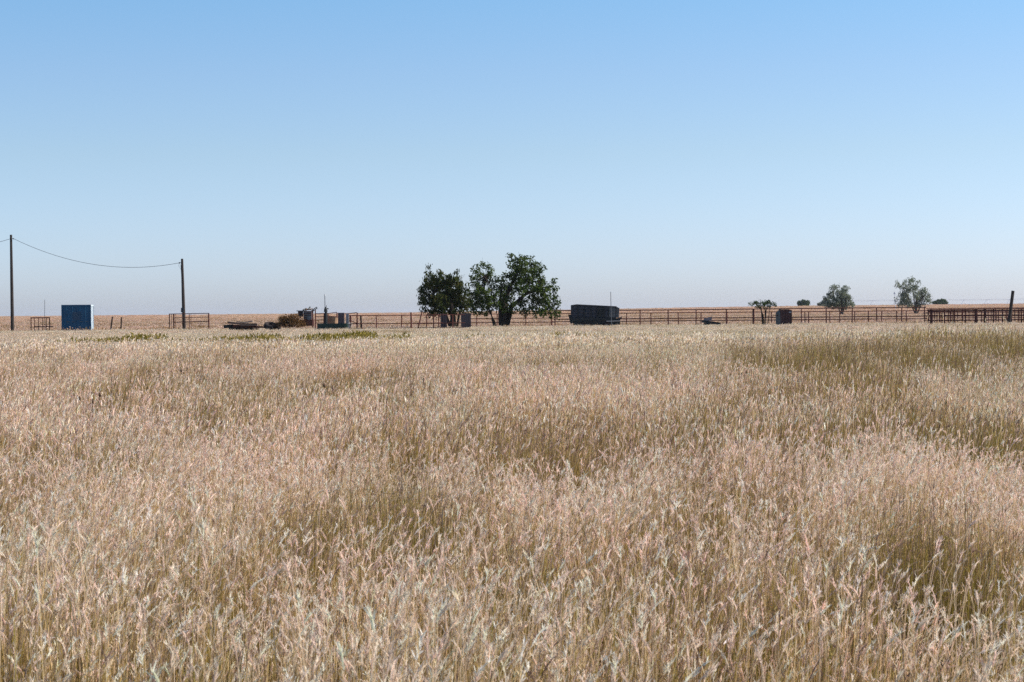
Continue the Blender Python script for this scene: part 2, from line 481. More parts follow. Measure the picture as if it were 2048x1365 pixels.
def scatter(name, sources, pos, rot, scl, idx, label):
    coll = bpy.data.collections.new(name + '_clumps')
    for o in sources: coll.objects.link(o)
    me = bpy.data.meshes.new(name)
    me.from_pydata(pos.tolist(), [], [])
    a = me.attributes.new('rot', 'FLOAT_VECTOR', 'POINT'); a.data.foreach_set('vector', rot.ravel().astype(np.float32))
    a = me.attributes.new('scl', 'FLOAT_VECTOR', 'POINT'); a.data.foreach_set('vector', scl.ravel().astype(np.float32))
    a = me.attributes.new('idx', 'INT', 'POINT'); a.data.foreach_set('value', idx.astype(np.int32))
    o = bpy.data.objects.new(name, me)
    COL.objects.link(o)
    ng = bpy.data.node_groups.new(name + '_scatter', 'GeometryNodeTree')
    ng.interface.new_socket('Geometry', in_out='INPUT', socket_type='NodeSocketGeometry')
    ng.interface.new_socket('Geometry', in_out='OUTPUT', socket_type='NodeSocketGeometry')
    N = ng.nodes; L = ng.links
    gi = N.new('NodeGroupInput'); go = N.new('NodeGroupOutput')
    ci = N.new('GeometryNodeCollectionInfo'); ci.inputs['Collection'].default_value = coll
    ci.inputs['Separate Children'].default_value = True; ci.inputs['Reset Children'].default_value = True
    ip = N.new('GeometryNodeInstanceOnPoints'); ip.inputs['Pick Instance'].default_value = True
    def attr(nm, ty):
        q = N.new('GeometryNodeInputNamedAttribute'); q.data_type = ty; q.inputs['Name'].default_value = nm
        return q.outputs['Attribute']
    L.new(gi.outputs[0], ip.inputs['Points']); L.new(ci.outputs[0], ip.inputs['Instance'])
    L.new(attr('idx', 'INT'), ip.inputs['Instance Index'])
    L.new(attr('rot', 'FLOAT_VECTOR'), ip.inputs['Rotation'])
    L.new(attr('scl', 'FLOAT_VECTOR'), ip.inputs['Scale'])
    L.new(ip.outputs[0], go.inputs[0])
    md = o.modifiers.new('scatter', 'NODES'); md.node_group = ng
    return props(o, label, 'grass', kind='stuff')

# olive hollows and pale swells, found on the photo and laid on the ground: (px, py, rx px, ry px, strength, height factor)
PATCH = [(1560, 718, 85, 11, 1.5, 1.3), (1665, 720, 50, 12, 1.4, 1.28), (1740, 752, 80, 18, 1.5, 1.25), (1830, 708, 100, 14, 1.5, 1.3),
         (1975, 690, 125, 11, 1.7, 1.38), (1900, 733, 60, 9, 1.1, 1.2), (1600, 765, 60, 12, .8, 1.08), (1760, 812, 70, 18, .9, 1.05),
         (1890, 775, 70, 14, -1.2, 1.05), (1640, 800, 90, 20, -.7, 1.02), (2000, 755, 60, 12, -.8, 1.02),
         (820, 870, 160, 20, .7, 1.), (720, 1010, 190, 40, .9, .95), (1180, 1120, 190, 46, .9, .95), (1900, 1060, 170, 55, .95, .95),
         (1480, 960, 160, 32, .7, .95), (1960, 850, 100, 22, .6, .97), (420, 1150, 140, 36, .6, .95), (1120, 905, 110, 22, .6, .97),
         (330, 830, 120, 14, .5, 1.), (60, 1190, 120, 36, .6, .95), (1500, 1180, 160, 36, .5, .95), (1720, 1130, 120, 30, .6, .95),
         (1850, 930, 180, 36, -.9, 1.05), (1150, 770, 250, 18, -.8, 1.05), (900, 1280, 300, 50, -.6, 1.03), (500, 960, 200, 30, -.6, 1.03), (1450, 1290, 200, 40, -.6, 1.03)]
ELL = []
for px, py, rx, ry, s, hf in PATCH:
    hh = .66 if py < 800 else .60
    if s > 0: rx, ry, hf = rx * 1.2, ry * 1.25, max(hf, 1.14)     # the olive stands are a touch taller, or they would not show
    c = ground_at(px, py, hh); a = ground_at(px, py - ry, hh); b = ground_at(px, py + ry, hh)
    ELL.append((c.x, c.y, rx / FPX * c.y, max((a.y - b.y) / 2, .3), s, hf))

def fields(x, y):
    ol = np.zeros_like(x); hm = np.ones_like(x)
    wob = (fbm(x / 1.7, y / 1.7, 21) - .5) * 1.1
    for cx, cy, rx, ry, s, hf in ELL:
        q = ((x - cx) / rx) ** 2 + ((y - cy) / ry) ** 2
        k = np.clip(1.25 - q + wob, 0, 1)
        ol = ol + s * k
        hm = hm * (1 + (hf - 1) * k)
    return ol, hm

NV = 6
LODS = [  # d0, d1, per m2, clump radius, culms, ribbon width, lod
    (2.2, 15.0, 15.0, .16, 44, .0025, 0),
    (14.0, 52.0, 7.0, .27, 66, .0041, 1),
    (50.0, 172.0, 1.8, .70, 230, .0090, 2),
    (168.0, 1000.0, .085, 3.6, 460, .032, 3)]
HUE = [(1, .96, .96), (1, .95, .95), (1, .935, .91), (.98, .81, .83)]      # the far pasture is a redder grass
sources = []
for li, (d0, d1, dens, R, n, wid, lod) in enumerate(LODS):
    for k in range(NV):
        sources.append(clump('grass_clump_%02d' % len(sources), R, n, wid, lod, False, hue=HUE[li]))
    for k in range(3):
        sources.append(clump('grass_clump_%02d' % len(sources), R, n, wid, lod, True, hue=HUE[li]))
PER = NV + 3
POS = []; ROT = []; SCL = []; IDX = []
HALF = RAD(19)
for li, (d0, d1, dens, R, n, wid, lod) in enumerate(LODS):
    area = HALF * (d1 * d1 - d0 * d0) + 6 * (d1 - d0)
    cnt = int(area * dens)
    d = np.sqrt(RNG.uniform(d0 * d0, d1 * d1, cnt))
    th = RNG.uniform(-1, 1, cnt) * HALF
    x = d * np.sin(th) + RNG.uniform(-1, 1, cnt) * 1.5
    y = d * np.cos(th)
    ol, hm = fields(x, y)
    hn = fbm(x / 2.4, y / 2.4, 31)
    hb = fbm(x / 9, y / 9, 41)
    h6 = fbm(x / .7, y / .7, 51)
    h9 = fbm(x / 1.1, y / 1.9, 61)
    f_ol = ol * .68 + (hb - .5) * .28 + (hn - .5) * .45 + (h9 - .5) * .85 + (h6 - .5) * .45 + RNG.normal(0, .10, cnt)
    is_ol = f_ol > (.10 if lod < 2 else .16)
    if lod == 3: is_ol = f_ol > .34
    keep = np.ones(cnt, bool)
    hs = hm * (.72 + .56 * h6) * (.85 + .30 * hn) * (.9 + .2 * hb) * RNG.normal(1, .07, cnt)
    hs = np.where(is_ol, hs * 1.02, hs)
    dd = np.hypot(x, y)
    hs = hs * (1 - .46 * smooth(58, 92, dd))
    if lod == 3: hs = hs * .75
    sc = RNG.uniform(.85, 1.2, cnt)
    z = terrain(x, y)
    idx = li * PER + np.where(is_ol, NV + RNG.integers(0, 3, cnt), RNG.integers(0, NV, cnt))
    rot = np.stack([RNG.normal(0, .04, cnt), RNG.normal(.02, .04, cnt), RNG.normal(0, .8, cnt)], 1)
    POS.append(np.stack([x, y, z], 1)[keep]); ROT.append(rot[keep]); IDX.append(idx[keep])
    SCL.append(np.stack([sc, sc, hs], 1)[keep])
POS = np.concatenate(POS); ROT = np.concatenate(ROT); SCL = np.concatenate(SCL); IDX = np.concatenate(IDX)
print('grass instances', len(POS))
scatter('prairie_grass', sources, POS, ROT, SCL, IDX, 'tall straw-coloured prairie grass with pale pinkish seed heads covering the field')

# ------------------------------------------------------------------ foliage
def leaf_cloud(points, size, rng, up=0.0, aspect=.55):
    """small leaf-shaped quads at points, one mesh"""
    n = len(points)
    s = size * rng.uniform(.6, 1.35, n)
    d = rng.normal(size=(n, 3)); d[:, 2] += up * 2
    d /= np.linalg.norm(d, axis=1)[:, None]
    q = rng.normal(size=(n, 3))
    sd = np.cross(d, q); sd /= np.linalg.norm(sd, axis=1)[:, None] + 1e-9
    nm = np.cross(d, sd)
    a = points - d * s[:, None] * .5
    b = points + sd * (s * aspect * .5)[:, None] + nm * (s * .12)[:, None]
    c = points + d * s[:, None] * .5
    e = points - sd * (s * aspect * .5)[:, None] + nm * (s * .12)[:, None]
    v = np.stack([a, b, c, e], 1).reshape(-1, 3)
    f = np.arange(4 * n).reshape(n, 4)
    return v, f

def mesh_np(name, v, f, mat, parent):
    v = v - np.array(parent.location)
    me = bpy.data.meshes.new(name)
    me.from_pydata(v.tolist(), [], f.tolist())
    me.materials.append(mat)
    o = bpy.data.objects.new(name, me)
    COL.objects.link(o); o.parent = parent
    return o

def lobes_points(lobes, D, per_m3, rng, depth=1.0, hollow=.45, clumpy=.35, ysq=1.0):
    """lobes: (px, py, r px[, rz px]) -> points in each lobe's volume, gathered in twig clumps"""
    s = FPX / D
    out = []; cs = []
    for L in lobes:
        px, py, r = L[:3]; rz = L[3] if len(L) > 3 else r
        c = at(px, py, D)
        r_m, rz_m = r / s, rz / s
        oy = rng.uniform(-1, 1) * depth
        n_tw = max(6, int(per_m3 * (r_m ** 2.2) * rz_m))
        u = rng.normal(size=(n_tw, 3)); u /= np.linalg.norm(u, axis=1)[:, None]
        rad = (hollow + (1 - hollow) * rng.random(n_tw) ** .6) * rng.uniform(.75, 1.12, n_tw)
        tw = u * rad[:, None] * np.array([r_m, r_m * ysq, rz_m]) + np.array([c.x, c.y + oy, c.z])
        k = 9
        p = np.repeat(tw, k, 0) + rng.normal(size=(n_tw * k, 3)) * clumpy * .5
        out.append(p); cs.append(Vector((c.x, c.y + oy, c.z)))
    return np.concatenate(out), cs

def make_tree(*a, **k):
    full = k.pop('full', 1.0)
    a = list(a)
    a[3] = [tuple([L[0], L[1]] + [q * full for q in L[2:]]) for L in a[3]]
    return make_tree_(*a, **k)

def make_tree_(name, base_px, D, lobes, trunk, label, mats, per=42, size=.2, up=0.0, seed=1, depth=1.2, cat='tree', clumpy=.35, group=None, limb=.05, aspect=.55, hollow=.4):
    rng = np.random.default_rng(seed)
    X = at(base_px, 640, D).x
    base = Vector((X, D, tz(X, D) - .03))
    t = thing(name, base, label, cat, group)
    pts, cs = lobes_points(lobes, D, per, rng, depth, hollow, clumpy)
    mb = MB()
    fork = None
    for path in trunk:                       # each: list of (px, py, radius m)
        P = []; Rr = []
        for i, (px, py, r) in enumerate(path):
            p = at(px, py, D) if i else at(px, py, D)
            if i == 0: p.z = base.z - .15
            P.append(p + Vector((0, rng.normal() * .03, 0))); Rr.append(r)
        mb.tube(P, Rr, 8)
        if fork is None: fork = (P[-1], Rr[-1])
    tips = [(at(p[-1][0], p[-1][1], D), p[-1][2]) for p in trunk]
    for c in cs:                             # limbs out to each lobe
        tp, r = min(tips, key=lambda q: (q[0] - c).length)
        mid = tp.lerp(c, .5) + Vector((rng.normal() * .12, rng.normal() * .12, .1))
        mb.tube([tp, mid, c], [min(r * .7, limb), limb * .55, limb * .2], 5)
        for k in range(2):
            e = c + Vector(rng.normal(size=3)) * .3
            mb.tube([c, e], [limb * .22, limb * .1], 4)
    mb.build('trunk', mats[0], t)
    v, f = leaf_cloud(pts, size, rng, up, aspect)
    mesh_np('crown', v, f, mats[1], t)
    return t

# --- the three trees by the pipe fence
make_tree('cedar_tree', 905, 170, [
    (857, 545, 8, 15), (861, 564, 18), (881, 564, 18), (897, 556, 9, 16), (912, 556, 10, 14), (879, 553, 7, 12), (921, 562, 8, 12), (905, 574, 21), (884, 584, 24),
    (852, 580, 15), (843, 585, 9), (846, 604, 12), (860, 600, 16), (880, 606, 22), (905, 598, 22), (924, 578, 13), (932, 590, 11), (922, 604, 16),
    (900, 616, 16), (866, 618, 12), (858, 627, 7), (928, 616, 12), (871, 629, 9), (848, 619, 9), (938, 606, 9), (934, 622, 8), (884, 627, 10), (914, 626, 9), (842, 596, 9)],
    [[(905, 651, .30), (906, 636, .24), (904, 620, .2), (898, 590, .12)], [(912, 650, .12), (918, 630, .09), (925, 612, .06)], [(905, 640, .15), (885, 612, .1), (868, 590, .06)]],
    'dark green bushy cedar tree with several pointed tops beside the pipe fence', (M['bark'], M['leaf_cedar']), per=125, size=.27, up=.85, seed=3, clumpy=.22, aspect=.38, depth=.9)
make_tree('broadleaf_tree', 990, 174, [
    (948, 541, 7), (955, 534, 7), (962, 582, 11), (956, 549, 7), (985, 580, 9), (972, 566, 7), (965, 530, 7), (977, 532, 7), (982, 543, 6), (981, 551, 6), (943, 558, 8), (953, 562, 9), (966, 556, 9), (976, 556, 9), (990, 558, 9),
    (948, 572, 9), (960, 572, 8), (990, 570, 8), (947, 588, 11), (962, 590, 12), (977, 590, 11), (950, 604, 13), (968, 606, 14), (986, 602, 12), (946, 618, 8), (962, 620, 10), (980, 618, 9), (990, 588, 9), (996, 612, 9), (952, 624, 7), (972, 626, 7)],
    [[(994, 651, .16), (986, 640, .13), (981, 626, .12), (974, 605, .1), (968, 580, .07), (970, 555, .04)]],
    'slim dark tree with loose open crown and bent leaning trunk', (M['bark'], M['leaf_elm']), full=1.08, per=165, size=.22, seed=5, clumpy=.2, depth=.9, limb=.035)
make_tree('broadleaf_tree', 1006, 176, [
    (1021, 513, 5), (1020, 526, 8), (1030, 524, 9), (1044, 522, 12), (1058, 521, 9), (1028, 540, 12), (1047, 538, 14), (1063, 536, 12), (1078, 530, 8), (1084, 541, 7), (1073, 546, 11),
    (1016, 551, 9), (1012, 566, 8), (1032, 558, 14), (1052, 560, 16), (1073, 562, 14), (1088, 562, 9), (1002, 560, 7), (1003, 578, 11), (1018, 580, 12), (1040, 580, 14), (1062, 582, 14), (1084, 580, 14), (1100, 578, 10), (1106, 566, 5),
    (1112, 580, 6), (1004, 598, 12), (1022, 602, 11), (1046, 604, 12), (1070, 604, 14), (1092, 600, 14), (1110, 596, 10), (1116, 609, 7), (1006, 616, 10), (1040, 620, 9), (1060, 620, 10), (1080, 620, 11), (1100, 617, 12), (1113, 624, 7), (1100, 628, 8), (1088, 629, 7), (1022, 620, 9), (1050, 628, 6), (1072, 629, 7), (1112, 630, 6)],
    [[(1006, 650, .38), (1006, 636, .42), (1007, 622, .46), (1009, 600, .26), (1022, 570, .16), (1038, 540, .09)], [(1010, 632, .25), (1024, 612, .18), (1050, 590, .12), (1080, 575, .07)], [(1004, 632, .22), (1000, 610, .15), (1002, 580, .09)]],
    'largest dark leafy tree with thick trunk and wide spreading crown', (M['bark'], M['leaf_elm']), full=1.03, per=160, size=.23, seed=8, clumpy=.24, depth=1.3, limb=.05)

# --- small sparse tree and far trees
make_tree('scrub_tree', 1527, 166, [(1503, 609, 6, 3), (1511, 606, 6, 4), (1518, 609, 6, 4), (1527, 607, 6, 5), (1536, 605, 7, 5), (1545, 609, 6, 4), (1550, 611, 4, 3), (1515, 614, 5, 3), (1540, 614, 5, 3), (1527, 614, 5, 3)],
    [[(1527, 644, .06), (1526, 630, .055), (1521, 618, .04), (1508, 604, .012)], [(1528, 640, .05), (1532, 622, .04), (1536, 608, .025), (1537, 600, .010)],
     [(1526, 632, .05), (1522, 612, .04), (1520, 599, .012)], [(1530, 630, .05), (1530, 614, .035), (1529, 600, .012)], [(1533, 622, .04), (1541, 610, .02), (1545, 603, .01)]],
    'small scrubby tree with bare forked stems and flat sparse crown', (M['bark'], M['leaf_bush']), per=1500, size=.12, seed=12, clumpy=.12, depth=.4, limb=.014)
make_tree('far_tree', 1684, 400, [
    (1668, 578, 6, 8), (1676, 574, 6), (1690, 580, 8), (1664, 590, 8), (1680, 590, 10), (1697, 593, 8), (1655, 597, 6), (1670, 602, 9), (1688, 604, 10), (1702, 602, 5, 7), (1660, 608, 8), (1678, 612, 8), (1700, 611, 6), (1694, 612, 6), (1668, 614, 7, 5), (1688, 616, 7, 4), (1656, 611, 6, 5), (1705, 608, 4, 6)],
    [[(1684, 622, .3), (1684, 608, .22), (1682, 590, .12)], [(1684, 612, .15), (1693, 596, .09)], [(1683, 612, .14), (1668, 592, .08)]],
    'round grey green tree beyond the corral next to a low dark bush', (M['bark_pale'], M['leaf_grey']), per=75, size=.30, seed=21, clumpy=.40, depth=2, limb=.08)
make_tree('far_tree', 1832, 400, [
    (1812, 562, 4), (1820, 564, 7), (1828, 561, 6), (1836, 565, 5), (1797, 566, 5), (1792, 573, 4, 3), (1803, 574, 7), (1816, 578, 9), (1830, 576, 8), (1845, 582, 8), (1855, 588, 7), (1860, 595, 5), (1802, 588, 7), (1814, 594, 10), (1828, 592, 8), (1842, 594, 9), (1852, 600, 7), (1808, 604, 9), (1822, 606, 8), (1836, 606, 8), (1846, 610, 5), (1802, 611, 7, 4), (1815, 612, 7, 4), (1826, 614, 6, 4), (1842, 612, 7, 4), (1796, 600, 5, 6), (1856, 604, 5)],
    [[(1832, 630, .28), (1832, 612, .22), (1833, 596, .14), (1838, 580, .07)], [(1832, 612, .14), (1816, 594, .09), (1806, 576, .05)], [(1833, 606, .14), (1848, 592, .07)], [(1832, 600, .12), (1825, 575, .06)]],
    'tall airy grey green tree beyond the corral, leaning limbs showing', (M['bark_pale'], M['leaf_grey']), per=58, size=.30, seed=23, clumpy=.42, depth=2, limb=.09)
def bush(px, D, lobes, label, mat, per, size, seed, name='bush', clumpy=.3, up=0.3, group=None):
    make_tree(name, px, D, lobes, [[(px, 640 if D < 300 else 618, .05), (px, lobes[0][1], .03)]], label, (M['bark_pale'], M[mat]), per=per, size=size, seed=seed, depth=.3, cat='bush', clumpy=clumpy, up=up, limb=.02, group=group)
bush(1607, 1000, [(1599, 606, 5, 4), (1607, 605, 6, 5), (1614, 606, 5, 5), (1603, 610, 7, 3), (1612, 610, 7, 3), (1607, 612, 9, 2)], 'small round green bush alone on the horizon beyond the pipe fence', 'leaf_bush', 40, .55, 31, clumpy=.5)
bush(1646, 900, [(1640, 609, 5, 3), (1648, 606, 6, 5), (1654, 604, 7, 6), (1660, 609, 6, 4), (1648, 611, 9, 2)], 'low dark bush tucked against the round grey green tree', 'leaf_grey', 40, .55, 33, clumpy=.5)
bush(1880, 1000, [(1870, 606, 6, 3), (1878, 604, 7, 5), (1886, 604, 7, 5), (1892, 607, 4, 3), (1878, 608, 9, 3), (1880, 610, 12, 2)], 'low domed green bush beside the tall airy tree', 'leaf_bush', 40, .55, 35, clumpy=.5)
bush(578, 160, [(564, 639, 9, 8), (576, 637, 11, 8), (589, 637, 11, 9), (600, 641, 7, 9), (569, 648, 12, 7), (584, 647, 13, 8), (598, 650, 9, 7), (558, 648, 6, 6), (552, 651, 6, 5), (606, 648, 6, 7)], 'rusty brown dried brush heap in front of the scrap machinery', 'leaf_brown', 1300, .10, 37, name='brush_heap', clumpy=.14, up=.6)

# ------------------------------------------------------------------ pipe fences
def fence(name, D, posts, rails, x0, x1, top, label, mat='pipe', r=.04, rr=.03, thick=(), D1=None, uneven=.0, wires=()):
    """posts: photo x of every post, rails: heights in metres"""
    D1 = D1 or D
    def dist(px): return D + (D1 - D) * (px - x0) / max(x1 - x0, 1)
    bx = at(x0, 640, D).x
    t = thing(name, Vector((bx, D, tz(bx, D))), label, 'fence')
    for p in posts:
        d = dist(p); X = at(p, 640, d).x; z0 = tz(X, d)
        k = 1.9 if p in thick else 1.0
        mb = MB(); lean = random.gauss(0, .015)
        hh = top + random.gauss(0, .015)
        mb.tube([(X, d, z0 - .2), (X + lean * hh, d, z0 + hh)], [r * k, r * k * .95], 8)
        mb.build('post', M[mat], t)
    for zr in rails:
        a = at(x0, 640, D).x; b = at(x1, 640, D1).x
        n = max(2, int(abs(b - a) / 6))
        pts = [];
        for i in range(n + 1):
            f = i / n; X = a + (b - a) * f; d = D + (D1 - D) * f
            pts.append((X, d - .07, tz(X, d) + zr + random.gauss(0, uneven)))
        mb = MB(); mb.tube(pts, rr, 6); mb.build('rail', M[mat], t)
    for zr in wires:
        a = at(x0, 640, D).x; b = at(x1, 640, D1).x
        mb = MB(); mb.tube([(a, D - .06, tz(a, D) + zr), ((a + b) / 2, (D + D1) / 2 - .06, tz((a + b) / 2, D) + zr - .03), (b, D1 - .06, tz(b, D1) + zr)], .008, 4)
        mb.build('wire', M['wire'], t)
    return t

fence('pipe_fence', 158, [702, 714, 753, 803, 853, 867, 878, 905], [1.43, .78, .42], 700, 930, 1.45,
      'low two rail rusty pipe fence running from the green trough to the cedar', r=.046, rr=.04)
fence('pipe_fence', 181, [940, 953, 994, 1052, 1103], [1.43, 1.03, .66], 938, 1112, 1.46,
      'three rail rusty pipe fence passing under the leafy trees', r=.046, rr=.04)
fence('pipe_fence', 176, [1110, 1167, 1224, 1280, 1337, 1392, 1452, 1507, 1560, 1603, 1653, 1704, 1754, 1803, 1850], [1.70, .93], 1108, 1852, 1.72,
      'tall rusty pipe fence in long spans behind the dark feed wagon', mat='pipe_dark', r=.052, rr=.05, thick=(1507,), uneven=.012)
fence('pipe_fence', 186, [1104, 1150, 1202, 1253, 1302, 1357, 1402, 1454, 1543, 1610, 1617, 1660, 1679, 1710, 1737, 1763, 1793, 1813, 1856], [1.42, .66], 1102, 1858, 1.44,
      'lower second pipe fence standing behind the tall one', r=.05, rr=.047, uneven=.012, wires=(1.15, .92))
fence('corral_fence', 160, [1863, 1889, 1909, 1930, 1952, 1970, 1987, 2005, 2022, 2043, 2070], [1.53, 1.38, 1.02, .64], 1855, 2075, 1.56,
      'dark heavy pipe corral fence around the leaning post', mat='pipe_dark', r=.062, rr=.052, thick=(1863, 1952, 1970), uneven=.01)
fence('corral_fence', 171, [1849, 1857, 1869, 1874, 1879, 1884, 1897, 1900, 1905, 1915, 1924, 1938, 1955, 1963, 1977, 1982, 1992, 1997, 2012, 2030, 2038, 2048], [1.42, 1.2, 1.0, .8, .6], 1846, 2078, 1.44,
      'corral panel fence of close set uprights inside the heavy pens', mat='pipe_dark', r=.042, rr=.028, D1=166)
fence('corral_fence', 192, [1862, 1880, 1902, 1926, 1946, 1968, 1990, 2014, 2036, 2060], [1.62, 1.25, .85], 1852, 2080, 1.66,
      'rearmost pipe fence closing the far side of the corral', r=.045, rr=.035)

# thick posts, braces and leaning posts, each a thing
def post(px0, py0, px1, py1, D, r, label, mat='post', name='fence_post', group=None, cat='post', cap=False):
    a = at(px0, py0, D); b = at(px1, py1, D)
    a.z = tz(a.x, D) - .15
    mid = a.lerp(b, .5) + Vector((random.gauss(0, .02), 0, 0))
    mb = MB(); mb.tube([a, mid, b], [r, r * .97, r * .9], 9)
    o = mb.build(name, M[mat], base=Vector((a.x, D, tz(a.x, D))))
    return props(o, label, cat, group)
post(723.5, 655, 721.5, 632, 158, .085, 'dark crooked wooden post standing in the low pipe fence', name='wooden_post')
post(822, 656, 822, 625, 157.6, .07, 'thick rusty pipe post rising above the low pipe fence', mat='pipe', name='pipe_post')
post(833, 650, 844, 624, 157.3, .05, 'slanting rusty pipe brace leaning up beside the cedar', mat='pipe', name='pipe_brace', cat='brace')
post(221, 657, 225, 634, 172, .075, 'short dark fence post leaning towards its neighbour near the blue container', name='wooden_post')
post(242, 657, 243, 635, 172, .07, 'short dark fence post standing upright near the blue container', name='wooden_post')
post(2015, 643, 2026, 582, 158.5, .14, 'tall thick leaning wooden post in the corral', mat='pole', name='wooden_post')
post(90.5, 656, 89.5, 600, 178, .022, 'thin upright steel rod behind the small pipe rack', mat='steel', name='steel_rod', cat='rod')
post(1223.4, 650, 1221.4, 584, 169.8, .028, 'thin upright steel rod standing before the dark feed wagon', mat='steel', name='steel_rod', cat='rod')
mb = MB(); a = at(833, 647.5, 157.4); b = at(884, 646.5, 157.2)
mb.tube([a, b], .05, 8)
a2 = at(838, 652, 157.4)
props(mb.build('fallen_pipe', M['pipe'], base=a), 'heavy fallen rusty pipe resting along the fence foot by the cedar', 'pipe')

# ------------------------------------------------------------------ utility poles and wires
def utility_pole(top, foot, D, label, box=False):
    a = at(foot[0], foot[1], D); b = at(top[0], top[1], D)
    base = Vector((a.x, D, tz(a.x, D)))
    t = thing('utility_pole', base, label, 'pole')
    a.z = base.z - .2
    mb = MB(); mb.tube([a, a.lerp(b, .5), b], [.155, .135, .10], 10); mb.build('pole', M['pole'], t)
    side = 1 if not box else -1
    p = b + Vector((.05 * side, -.02, -.35))
    mb = MB(); mb.tube([p + Vector((0, 0, 0)), p + Vector((.16 * side, 0, .02))], .03, 6); mb.build('bracket', M['steel'], t)
    q = p + Vector((.19 * side, 0, 0))
    mb = MB(); mb.tube([q + Vector((0, 0, -.06)), q + Vector((0, 0, 0)), q + Vector((0, 0, .06))], [.035, .055, .03], 8); mb.build('insulator', M['steel'], t)
    if box:
        c = at(365.3, 620.5, D) + Vector((0, -.1, 0))
        mb = MB(); mb.box(c, (.24, .16, .38)); mb.build('meter_box', M['black_box'], t)
        mb = MB(); mb.tube([c + Vector((.05, 0, .2)), b + Vector((-.1, -.1, -.5))], .016, 5); mb.build('conduit', M['steel'], t)
        mb = MB(); mb.tube([q + Vector((0, 0, -.05)), q + Vector((-.06, 0, -.25)), q + Vector((.12, -.02, -.55))], .012, 5); mb.build('drip_loop', M['wire'], t)
    return q
q1 = utility_pole((22, 470), (25, 656), 175, 'taller bare wooden utility pole standing left of the blue container')
q2 = utility_pole((364.2, 518), (368.5, 656), 171, 'shorter utility pole with a meter box inside the pipe gate pen', box=True)
def wire(a, b, sag, label):
    pts = []
    for i in range(33):
        t_ = i / 32
        p = a.lerp(b, t_); p.z -= sag * 4 * t_ * (1 - t_)
        pts.append(p)
    mb = MB(); mb.tube(pts, .017, 5)
    o = mb.build('power_line', M['wire'], base=a)
    props(o, label, 'wire')
wire(q1, q2, 1.22, 'sagging overhead wire strung between the two utility poles')
q0 = at(-330, 470, 178)
wire(q1 - Vector((.28, 0, 0)), q0, 1.3, 'overhead wire leaving the taller utility pole away from the shorter one')

# ------------------------------------------------------------------ blue container
def container():
    D = 176
    a = at(123.5, 640, D); b = at(181.5, 640, D)
    wd = b.x - a.x
    zt = at(150, 610, D).z
    base = Vector(((a.x + b.x) / 2, D, tz(a.x, D)))
    H = zt - base.z; Lg = 6.05
    t = thing('shipping_container', base, 'blue metal shipping container with one pale sunlit side', 'container')
    ang = math.atan2(base.x + wd / 2, D) + RAD(2.4)  # side wall turned so that only a sliver shows
    R = Matrix.Rotation(-ang, 3, 'Z')
    def L(x, y, z): return base + R @ Vector((x, y, z))
    def pbox(mb, x0, x1, y0, y1, z0, z1):
        mb.box(L((x0 + x1) / 2, (y0 + y1) / 2, (z0 + z1) / 2), (x1 - x0, y1 - y0, z1 - z0), R); return mb
    h = wd / 2
    pbox(MB(), -h + .06, h - .06, .06, Lg - .06, .12, H - .06).build('wall', M['blue'], t)
    for x in (-h, h - .14):
        for y in (0, Lg - .14):
            pbox(MB(), x, x + .14, y, y + .14, .05, H).build('corner_post', M['blue'], t)
    pbox(MB(), -h + .14, h - .14, 0, .1, H - .14, H - .003).build('header', M['blue'], t)
    pbox(MB(), -h + .14, h - .14, 0, .12, .05, .2).build('sill', M['blue_dark'], t)
    pbox(MB(), h - .09, h - .003, .14, Lg - .14, H - .1, H - .002).build('top_rail', M['sunlit_side'], t)
    pbox(MB(), -h + .003, -h + .09, .14, Lg - .14, H - .1, H - .002).build('top_rail', M['blue'], t)
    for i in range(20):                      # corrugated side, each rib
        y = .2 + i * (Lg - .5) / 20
        pbox(MB(), h - .058, h - .02, y, y + .17, .2, H - .1).build('side_rib', M['sunlit_side'], t)
    # doors: two leaves with panels and locking bars
    for s in (-1, 1):
        x0, x1 = (-h + .15, -.01) if s < 0 else (.01, h - .15)
        d = pbox(MB(), x0, x1, .015, .057, .21, H - .15).build('door', M['blue'], t)
        for fx in (.28, .72):
            xc = x0 + (x1 - x0) * fx
            mb = MB(); mb.tube([L(xc, -.01, .25), L(xc, -.01, H - .18)], .02, 6); mb.build('locking_bar', M['blue'], d)
            mb = MB(); mb.box(L(xc + .1, -.03, 1.1), (.24, .03, .04), R); mb.build('handle', M['steel'], d)
        for zc in (.55, 1.1, 1.75):
            pbox(MB(), x0 + .06, x1 - .06, -.001, .013, zc, zc + .42).build('door_panel', M['blue'], d)
    pbox(MB(), -.35, .42, -.012, -.003, 1.25, 1.95).build('faded_patch', mat_noise('faded_dull_blue', (.035, .075, .125), (.045, .085, .14), 4, .7), t)
container()

# ------------------------------------------------------------------ small pipe rack and gate panels on the left
def rack():
    D = 177
    base = at(84, 640, D); base.z = tz(base.x, D)
    t = thing('pipe_rack', base, 'small rusty pipe rack of close uprights near the taller pole', 'rack')
    zt = at(80, 636, D).z; zl = at(80, 654, D).z
    for px in (62, 69, 77, 85.5, 92.5, 99):
        X = at(px, 640, D).x
        mb = MB(); mb.tube([(X, D, base.z - .1), (X, D, zt)], .045 if px in (62, 99) else .03, 7); mb.build('upright', M['pipe_dark'], t)
    mb = MB(); mb.tube([(at(61.5, 640, D).x, D - .05, zt), (at(99.5, 640, D).x, D - .05, zt)], .05, 7); mb.build('top_rail', M['pipe_dark'], t)
    mb = MB(); mb.tube([(at(68, 640, D).x, D - .06, zl), (at(107, 640, D).x, D - .06, zl)], .045, 7); mb.build('bottom_rail', M['pipe_dark'], t)
rack()

